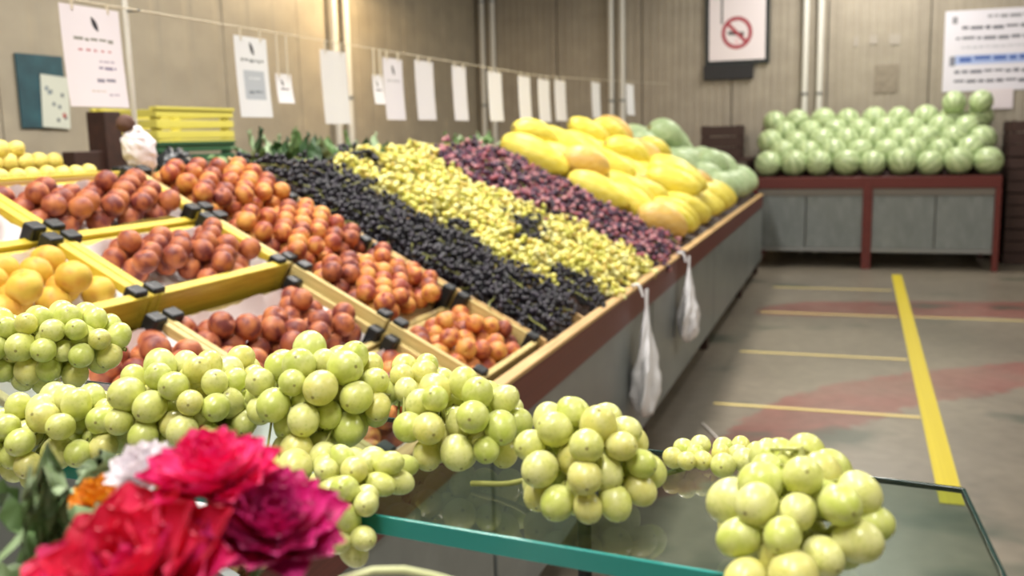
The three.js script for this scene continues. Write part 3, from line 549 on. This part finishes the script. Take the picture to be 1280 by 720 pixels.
{
  const t = thing('white_bag', 'crumpled white plastic bag slumped at the top peach crate corner', 'bag', [-1.93, 1.262, -2.27]);
  const g = new THREE.SphereGeometry(0.062, 40, 28); g.scale(0.75, 1.25, 0.8); crumple(g, 0.014, 26, 2); g.rotateX(0.35); g.translate(0, 0.07, 0.0); part('body', g, M.bagWhite, t);
  const nk = new THREE.SphereGeometry(0.027, 18, 12); crumple(nk, 0.006, 60, 5); nk.translate(-0.01, 0.147, 0.035); part('mouth', nk, std(0x5a3f34, 0.8), t).userData.label = 'brown twisted mouth';
  const b = new THREE.SphereGeometry(0.07, 36, 24); b.scale(0.7, 0.7, 1.0); crumple(b, 0.022, 24, 9); b.translate(-1.93, 1.29, -2.42);
  single('black_bag', b, phys(0x1a1e22, 0.35), 'crumpled black plastic bag at the head of the wooden peach crates', 'bag');
}
function leafGeo(L, W, curl) { const g = new THREE.PlaneGeometry(1, 1, 4, 8), p = g.attributes.position; for (let i = 0; i < p.count; i++) { const u = p.getX(i) * 2, v = p.getY(i) + 0.5; const w = Math.sin(Math.PI * Math.pow(v, 0.8)) * (1 + 0.16 * Math.sin(v * 26)) * W / 2; p.setXYZ(i, u * w, v * L, curl * v * v * L + 0.25 * w * u * u + 0.01 * Math.sin(v * 30 + u * 3)); } g.computeVertexNormals(); return g; }
{
  const rnd = rngOf(64), lm = [0x46663a, 0x6f8f58, 0xa9bf98, 0x34502e].map(c => phys(c, 0.55, { side: THREE.DoubleSide })), lg = [leafGeo(0.13, 0.09, 0.3), leafGeo(0.11, 0.085, 0.5), leafGeo(0.15, 0.08, -0.2)];
  const rear = thing('stall_shelf', 'rear timber shelf carrying the leafy greens', 'shelf', [-2.12, 0, -4.1]);
  part('board', box(-0.12, 0.13, 1.22, 1.24, -1.5, 1.5), M.tanWood, rear); for (const z of [-1.45, 0, 1.45]) part('leg', box(-0.1, -0.06, 0, 1.22, z - 0.02, z + 0.02), M.darkWood, rear);
  const green = (z, pale, label) => { const t = thing('leafy_greens', label, 'greens', [-2.1, 1.24, z], 'leafy greens behind the grapes'); for (let k = 0; k < 16; k++) { const m = part('leaf', lg[k % 3], lm[pale ? 1 + (k % 2) : (k % 4)], t); m.rotation.order = 'YXZ'; m.rotation.set(0.35 + rnd() * 0.95, rnd() * 6.3, 0); m.scale.setScalar(0.65 + rnd() * 0.5); } part('stalks', new THREE.CylinderGeometry(0.018, 0.014, 0.04, 10).translate(0, 0.02, 0), lm[2], t); };
  for (const z of [-3.02, -3.16, -3.3, -3.45, -3.6, -3.75, -3.9]) green(z, false, 'dark leafy greens standing behind the black grapes');
  for (const z of [-4.95, -5.1, -5.26, -5.42, -5.55]) green(z, true, 'pale leafy greens standing behind the red grapes');
  const bx = (z0, z1) => { const t = thing('yellow_box', 'low yellow box between the leafy greens behind the grapes', 'box', [-2.08, 1.24, (z0 + z1) / 2], 'yellow boxes behind the grapes'); const w = Math.abs(z1 - z0) / 2; for (const s of [-1, 1]) { part('side', box(s * 0.08, s * 0.07, 0, 0.075, -w, w, 0.003), M.yellowPlastic, t); part('end', box(-0.07, 0.07, 0, 0.07, s * w, s * (w - 0.01)), M.yellowPlastic, t); } part('base', box(-0.07, 0.07, 0, 0.01, -w, w), M.yellowPlastic, t); };
  bx(-3.98, -4.25); bx(-4.28, -4.55); bx(-4.58, -4.86);
}
// dark boxes at the far wall
{
  const dc = (x, y, z, w, h, d, label) => { const t = thing('wooden_crate', label, 'crate', [x, y, z]); for (let k = 0; k < 3; k++) for (const s of [-1, 1]) { part('slat', box(-w / 2, w / 2, h * (k / 3) + 0.006, h * ((k + 1) / 3) - 0.006, s * d / 2, s * (d / 2 - 0.012)), M.darkWood, t); part('slat', box(s * w / 2, s * (w / 2 - 0.012), h * (k / 3) + 0.006, h * ((k + 1) / 3) - 0.006, -d / 2 + 0.012, d / 2 - 0.012), M.darkWood, t); } for (const a of [-1, 1]) for (const b of [-1, 1]) part('corner_post', box(a * (w / 2 - 0.012), a * (w / 2 - 0.05), 0, h, b * (d / 2 - 0.012), b * (d / 2 - 0.05)), M.darkWood, t); part('base', box(-w / 2 + 0.012, w / 2 - 0.012, 0, 0.012, -d / 2 + 0.012, d / 2 - 0.012), M.darkWood, t); return t; };
  const bench = thing('low_bench', 'dark bench against the far wall between the stall and the stand', 'bench', [-1.33, 0, -10.62]); part('top', box(-0.35, 0.35, 1.02, 1.06, -0.25, 0.25, 0.004), M.darkWood, bench); for (const x of [-0.32, 0.28]) for (const z of [-0.22, 0.18]) part('leg', box(x, x + 0.04, 0, 1.02, z, z + 0.04), M.darkWood, bench);
  dc(-1.32, 1.06, -10.6, 0.42, 0.34, 0.36, 'dark brown wooden crate standing between the melons and the watermelons');
  for (let k = 0; k < 4; k++) { const t = dc(1.72, k * 0.345, -10.55, 0.62, 0.34, 0.5, ['lowest', 'second', 'third', 'topmost'][k] + ' dark brown wooden crate in the stack beside the watermelon stand'); t.userData.group = 'crates beside the watermelon stand'; }
}

// ---------------------------------------------------------------- plastic bags on the rail
function railBag(z, len, label, seed) {
  const t = thing('carrier_bag', label, 'bag', [X0 + 0.02, 0.756, z]);
  const prof = []; for (let i = 0; i <= 24; i++) { const v = i / 24, r = 0.009 + 0.08 * Math.pow(sat((v - 0.12) / 0.55), 1.3) * Math.sqrt(Math.max(0, 1 - Math.pow(sat((v - 0.6) / 0.4), 3))); prof.push(new THREE.Vector2(Math.max(0.002, r), -v * len)); }
  const g = new THREE.LatheGeometry(prof, 36), p = g.attributes.position;
  for (let i = 0; i < p.count; i++) { const x = p.getX(i), y = p.getY(i), z2 = p.getZ(i), a = Math.atan2(z2, x), k = 1 + 0.28 * Math.sin(a * 5 + y * 16 + seed) * 0.6 + 0.5 * fbm(x * 22 + seed, y * 14, z2 * 22, 3); p.setXYZ(i, Math.max(0.002, (x * 0.55 * k) + 0.05), y, z2 * k * 1.15 - 0.05 * y); }
  g.computeVertexNormals(); const bd = part('body', g, M.bag, t);
  part('handle', tube([V(-0.005, 0.0, -0.016), V(-0.006, 0.012, 0), V(0.018, 0.014, 0.002), V(0.036, -0.03, 0.003)], 0.0055, 14, 6), M.bag, bd);
}
railBag(-3.6, 0.5, 'white plastic bag knotted on the red rail below the yellow grapes', 1.2);
railBag(-4.62, 0.42, 'white plastic bag knotted on the red rail below the red grapes', 4.4);
{
  single('loose_rope', tube([V(-0.62, 0.006, -4.35), V(-0.55, 0.007, -4.2), V(-0.48, 0.007, -4.05), V(-0.4, 0.006, -3.98), V(-0.3, 0.006, -3.95)], 0.005, 24, 6), std(0xc9c3ba, 0.6), 'pale rope lying on the floor beside the stall foot', 'rope');
}

// ---------------------------------------------------------------- counter and glass shelf in front
const GY = 1.12;
{
  const c = thing('front_counter', 'grey metal counter under the glass shelf', 'counter', [-0.45, 0, -0.42]);
  part('worktop', box(-0.62, 0.58, 0.85, 0.88, -0.29, 0.30, 0.004), M.metal, c);
  part('cabinet', box(-0.58, 0.54, 0.08, 0.85, -0.25, 0.26), M.greyPanel, c);
  part('plinth', box(-0.55, 0.51, 0, 0.08, -0.22, 0.23), M.metalDark, c);
  const t = thing('glass_shelf', 'clear glass shelf with teal edges carrying the green grapes', 'shelf');
  const P = [[-1.02, -0.577], [0.083, -0.469], [0.073, -0.648], [-1.02, -0.765]];
  const sh = new THREE.Shape(P.map(([x, z]) => new THREE.Vector2(x, -z)));
  const top = new THREE.ShapeGeometry(sh); top.rotateX(-Math.PI / 2); top.translate(0, GY, 0); part('glass_pane', top, M.glass, t);
  const edge = (a, b, nme, em = M.glassEdgeShaded) => { const d = V(b[0] - a[0], 0, b[1] - a[1]), L = d.length(), hh = em === M.glassEdge ? 0.0125 : 0.004, g = new RoundedBoxGeometry(L, hh, 0.003, 1, 0.001); g.rotateY(-Math.atan2(d.z, d.x)); g.translate((a[0] + b[0]) / 2, GY + 0.0005 - hh / 2, (a[1] + b[1]) / 2); part('glass_edge', g, em, t).userData.label = nme; };
  edge(P[0], P[1], 'teal polished front edge', M.glassEdge); edge(P[1], P[2], 'dark teal end edge'); edge(P[2], P[3], 'dark teal back edge'); edge(P[3], P[0], 'dark teal end edge');
  for (const [x, z] of [[-0.098, -0.495], [-0.165, -0.6], [-0.95, -0.59], [-0.95, -0.74]]) { const po = part('support_post', cyl(V(x, 0.88, z), V(x, GY - 0.013, z), 0.005, 0.005, 12), M.metalDark, t); part('disc', cyl(V(x, GY - 0.014, z), V(x, GY - 0.0125, z), 0.009, 0.009, 18), M.metalDark, po); }
}

// ---------------------------------------------------------------- green grapes on the glass shelf
const YAW = 19.56 * DEG, CR = V(Math.cos(YAW), 0, -Math.sin(YAW)), CF = V(-Math.sin(YAW), 0, -Math.cos(YAW));
const inShelf = (x, z) => x < 0.083 && x > -1.02 && z < -0.477 + 0.098 * x + 0.004 && z > -0.656 + 0.107 * x - 0.02;
const berryMats = [0xd9de74, 0xcfd96c, 0xe3e48c, 0xc8d466, 0xe0da78].map((c, i) => phys(0xffffff, 0.33, { map: noiseTex(64, (u, v) => { const n = fbm(u * 5, v * 4, i * 3.1, 4), f = fbm(u * 22, v * 16, i * 5.7, 3); const b = v < 0.03 ? 0.6 : 0; return mix(mix(mix(hex(c), hex(0xf2f1bc), sat(0.25 + 0.9 * n)), hex(0xb4c056), sat(f * 1.1 - 0.1)), hex(0x6d6234), b); }), clearcoat: 0.3, clearcoatRoughness: 0.25, transmission: 0.18, thickness: 0.02, ior: 1.35, attenuationColor: new THREE.Color(0xd9e483), attenuationDistance: 0.04 }));
const berryGeo = new THREE.SphereGeometry(1, 24, 16);
const allBerries = [];
function grapeBunch(label, blobs, r, n, seed, stemPts, elong = 1.06) {
  const rnd = rngOf(seed), pts = []; let tries = 0;
  const vol = blobs.map(b => b[3] * b[4] * b[5]), tv = vol.reduce((a, b) => a + b, 0);
  while (pts.length < n && tries++ < 60000) {
    let k = 0, q = rnd() * tv; while (q > vol[k] && k < blobs.length - 1) q -= vol[k++];
    const [cx, cy, cz, a, b, d] = blobs[k]; const u = rnd() * 2 - 1, ph = rnd() * 6.2832, s = Math.sqrt(1 - u * u), R = Math.pow(rnd(), 0.22);
    const p = V(cx, cy, cz).addScaledVector(CR, a * R * s * Math.cos(ph)).addScaledVector(CF, d * R * s * Math.sin(ph)); p.y += b * R * u;
    if (inShelf(p.x, p.z) && p.y < GY + r * 0.98) { if (p.y > GY - 0.05) p.y = GY + r * 1.0 + rnd() * 0.002; else continue; }
    else if (!inShelf(p.x, p.z) && Math.abs(p.y - GY + 0.006) < r * 1.1 && inShelf(p.x, p.z - r)) continue;
    const rb = r * (0.78 + 0.27 * rnd()); if (allBerries.every(o => o.p.distanceTo(p) > (o.r + rb) * 0.84)) { p.r = rb; pts.push(p); allBerries.push({ p, r: rb }); }
  }
  const cen = new THREE.Vector3(); pts.forEach(p => cen.add(p)); cen.divideScalar(pts.length);
  const t = thing('green_grape_bunch', label, 'grapes', cen.toArray());
  const stems = []; const main = stemPts.map(s => V(...s).sub(cen)); const curve = new THREE.CatmullRomCurve3(main); stems.push(new THREE.TubeGeometry(curve, 16, 0.0019, 6)); const samples = curve.getPoints(20);
  for (const p of pts) {
    const m = part('berry', berryGeo, berryMats[Math.floor(rnd() * berryMats.length)], t), q = p.clone().sub(cen); m.position.copy(q);
    let best = samples[0]; for (const s of samples) if (s.distanceTo(q) < best.distanceTo(q)) best = s;
    const dir = q.clone().sub(best).normalize(); dir.add(V((rnd() - 0.5) * 0.8, -0.35 + (rnd() - 0.5) * 0.6, (rnd() - 0.5) * 0.8)).normalize();
    m.quaternion.setFromUnitVectors(V(0, -1, 0), dir); const k = p.r; m.scale.set(k * 0.97, k * (elong + 0.1 * rnd()), k * 0.97);
    stems.push(cyl(best, q.clone().addScaledVector(dir, -r * 0.8), 0.0011, 0.0008, 5));
  }
  part('stem', merge(stems.map(g => { g.deleteAttribute('uv'); return g; })), M.stem, t);
  return t;
}
// blobs: centre x, y, z, half width across the view, half height, half depth
grapeBunch('green grape bunch at the stall side of the pile, under the yellow peaches', [[-0.6658, 1.1763, -0.6475, 0.0628, 0.0309, 0.04]], 0.0122, 160, 1, [[-0.737, 1.171, -0.622], [-0.666, 1.181, -0.648], [-0.602, 1.171, -0.67]]);
grapeBunch('green grape bunch hanging over the shelf front, beside the flower leaves', [[-0.5529, 1.1357, -0.5411, 0.0556, 0.0304, 0.04]], 0.0122, 160, 2, [[-0.616, 1.131, -0.519], [-0.553, 1.141, -0.541], [-0.496, 1.131, -0.561]]);
grapeBunch('green grape bunch right behind the white blossom', [[-0.4675, 1.153, -0.5744, 0.0514, 0.0364, 0.045], [-0.4582, 1.1598, -0.6325, 0.0282, 0.0192, 0.03]], 0.0122, 160, 3, [[-0.526, 1.148, -0.554], [-0.468, 1.158, -0.574], [-0.415, 1.148, -0.593]]);
grapeBunch('large green grape bunch at the crest of the pile', [[-0.3602, 1.1687, -0.5936, 0.0466, 0.032, 0.045], [-0.3539, 1.135, -0.5472, 0.0223, 0.008, 0.025]], 0.0124, 160, 4, [[-0.413, 1.164, -0.575], [-0.36, 1.174, -0.594], [-0.313, 1.164, -0.61]]);
grapeBunch('green grape bunch with long berries drooping over the glass edge', [[-0.2916, 1.1337, -0.5262, 0.0294, 0.0155, 0.024], [-0.2812, 1.1201, -0.4899, 0.0131, 0.0209, 0.016]], 0.0098, 160, 5, [[-0.325, 1.129, -0.514], [-0.292, 1.139, -0.526], [-0.281, 1.1, -0.49]], 1.3);
grapeBunch('green grape bunch between the pile crest and the upright bunch', [[-0.2504, 1.152, -0.5976, 0.0392, 0.0292, 0.04], [-0.3069, 1.1622, -0.6437, 0.0224, 0.0182, 0.03]], 0.0116, 160, 6, [[-0.295, 1.147, -0.582], [-0.25, 1.157, -0.598], [-0.211, 1.147, -0.612]]);
grapeBunch('tall upright green grape bunch with its stem lying on the glass', [[-0.1504, 1.144, -0.5512, 0.0396, 0.0387, 0.036]], 0.0115, 160, 7, [[-0.232, 1.123, -0.563], [-0.2, 1.128, -0.56], [-0.15, 1.154, -0.551]]);
grapeBunch('small green grape bunch lying behind the end bunch', [[-0.0793, 1.1186, -0.6474, 0.039, 0.013, 0.022]], 0.0085, 160, 8, [[-0.123, 1.114, -0.632], [-0.079, 1.124, -0.647], [-0.04, 1.114, -0.662]]);
grapeBunch('large-berried green grape bunch at the free end of the shelf', [[-0.0212, 1.1446, -0.5005, 0.0399, 0.0307, 0.036], [-0.0297, 1.1595, -0.5483, 0.0253, 0.008, 0.024], [-0.0286, 1.135, -0.4748, 0.027, 0.0128, 0.02]], 0.012, 160, 9, [[-0.021, 1.179, -0.52], [-0.021, 1.155, -0.5], [-0.021, 1.125, -0.49]]);

// ---------------------------------------------------------------- flowers in a vase on the counter
{
  const v = thing('flower_vase', 'plain white vase holding the pink flowers', 'vase', [-0.26, 0.88, -0.285]);
  const prof = [[0.001, 0], [0.034, 0], [0.038, 0.02], [0.045, 0.09], [0.036, 0.16], [0.028, 0.2], [0.033, 0.215], [0.029, 0.215], [0.024, 0.2], [0.03, 0.15], [0.001, 0.02]].map(p => new THREE.Vector2(...p));
  const vb = part('body', new THREE.LatheGeometry(prof, 36), M.white, v); part('rim', new THREE.TorusGeometry(0.031, 0.0025, 8, 36).rotateX(Math.PI / 2).translate(0, 0.216, 0), M.white, vb);
  const petal = (L, W, cup, seed) => { const g = new THREE.PlaneGeometry(1, 1, 8, 12), p = g.attributes.position; for (let i = 0; i < p.count; i++) { const u = p.getX(i) * 2, t = p.getY(i) + 0.5; const w = W * 0.5 * Math.pow(Math.sin(Math.PI * (0.1 + 0.87 * Math.pow(t, 1.35))), 0.55); p.setXYZ(i, u * w, t * L * (1 - 0.1 * u * u * t), cup * L * t * t + 0.32 * w * u * u + 0.05 * L * fbm(u * 1.5 + seed, t * 3, seed, 2)); } g.computeVertexNormals(); return g; };
  const flower = (name, label, c, axis, R, cols, layers, centre, wide = 0.42) => {
    const t = thing(name, label, 'flower', c); const q = new THREE.Quaternion().setFromUnitVectors(V(0, 1, 0), V(...axis).normalize());
    const head = new THREE.Group(); const rnd = rngOf(Math.round(R * 1e5) + layers * 7 + Math.round(c[0] * 1000));
    const mats = cols.map(k => phys(k, 0.6, { side: THREE.DoubleSide, transmission: 0.25, thickness: 0, sheen: 0.4, sheenColor: new THREE.Color(k) }));
    for (let l = 0; l < layers; l++) {
      const n = Math.max(6, Math.round(13 - l * 1.6)), LL = R * (1 - l * 0.13), gs = [petal(LL, LL * wide, 0.18, l + 1), petal(LL, LL * wide * 1.1, 0.3, l + 5)];
      for (let k = 0; k < n; k++) { const m = part('petal', gs[k % 2], mats[(k * 3 + l + Math.floor(rnd() * 2)) % mats.length], t); const e = new THREE.Euler(-(Math.PI / 2) + 0.12 + l * (1.15 / layers) + (rnd() - 0.5) * 0.22, 0, 0); const qq = new THREE.Quaternion().setFromAxisAngle(V(0, 1, 0), (k + 0.5 * (l % 2)) / n * 6.2832 + rnd() * 0.2).multiply(new THREE.Quaternion().setFromEuler(e).multiply(new THREE.Quaternion())); m.quaternion.copy(q).multiply(qq); m.position.copy(V(0, l * R * 0.035, 0).applyQuaternion(q)); }
    }
    const cg = new THREE.SphereGeometry(R * 0.2, 16, 10); cg.scale(1, 0.6, 1); cg.translate(0, R * 0.12, 0); cg.applyQuaternion(q); part('centre', cg, std(centre, 0.7), t);
    const a = V(0, 0, 0), b = V(-0.26 - c[0] + (rnd() - 0.5) * 0.02, 1.09 - c[1], -0.285 - c[2] + (rnd() - 0.5) * 0.02), bb = b.clone(); bb.y -= 0.16; bb.x = -0.26 - c[0]; bb.z = -0.285 - c[2]; const mid = a.clone().lerp(b, 0.5).addScaledVector(V(...axis), -R * 0.3);
    part('stem', tube([a, mid, b, bb], 0.0022, 20, 6), std(0x55733a, 0.6), t);
    return t;
  };
  flower('pink_flower', 'large crimson pink flower with layered petals', [-0.24, 1.186, -0.262], [-0.05, 0.8, 0.35], 0.046, [0xe01848, 0xcf1240, 0xea2c60, 0xd8186a], 5, 0xb0471f, 0.62);
  flower('pink_flower', 'hot pink flower with upright petals behind the crimson flower', [-0.2335, 1.216, -0.3], [0.05, 1, 0.15], 0.029, [0xea1470, 0xe01478, 0xf03a88], 4, 0xc0392b, 0.6);
  flower('pink_flower', 'deep magenta flower beside the hanging grapes', [-0.208, 1.199, -0.3], [0.3, 0.85, 0.25], 0.031, [0xc40e70, 0xb00c68, 0xd41880], 5, 0x7a1038, 0.6);
  flower('white_flower', 'small white blossom behind the pink flowers', [-0.288, 1.207, -0.325], [0, 1, 0.5], 0.017, [0xf4eef2, 0xeae4ea], 4, 0xe8d9a0, 0.6);
  flower('orange_flower', 'small golden orange blossom beside the white blossom', [-0.318, 1.187, -0.33], [-0.1, 1, 0.4], 0.018, [0xe8a51e, 0xdf8f1a], 4, 0xa05a10, 0.6);
  const bl = thing('grass_blade', 'pale cream blade of grass leaning out of the bouquet', 'grass', [-0.25, 1.06, -0.285]);
  part('blade', tube([V(0, -0.1, 0), V(0.01, 0.03, 0), V(0.04, 0.1, -0.02), V(0.07, 0.115, -0.045), V(0.11, 0.1, -0.07)], 0.0018, 24, 6), std(0xc6cc98, 0.6), bl);
  const rnd = rngOf(8), lm = [0x6d8257, 0x879a74, 0x55703f].map(c => phys(c, 0.6, { side: THREE.DoubleSide })), lg = [leafGeo(0.06, 0.018, 0.3), leafGeo(0.05, 0.014, 0.5)];
  const sp = thing('foliage_sprig', 'grey-green leafy sprig beside the pink flowers', 'sprig', [-0.335, 1.13, -0.32]);
  part('stem', tube([V(0.0, 0.05, 0), V(0.01, 0.0, 0.0), V(0.068, -0.045, 0.03), V(0.075, -0.2, 0.035)], 0.002, 16, 6), lm[2], sp);
  for (let k = 0; k < 16; k++) { const m = part('leaf', lg[k % 2], lm[k % 3], sp); m.rotation.order = 'YXZ'; m.rotation.set(0.2 + rnd() * 1.0, rnd() * 6.3, 0); m.position.set((rnd() - 0.5) * 0.01, -0.005 + rnd() * 0.05, 0); }
}
renderer.render(scene, camera);
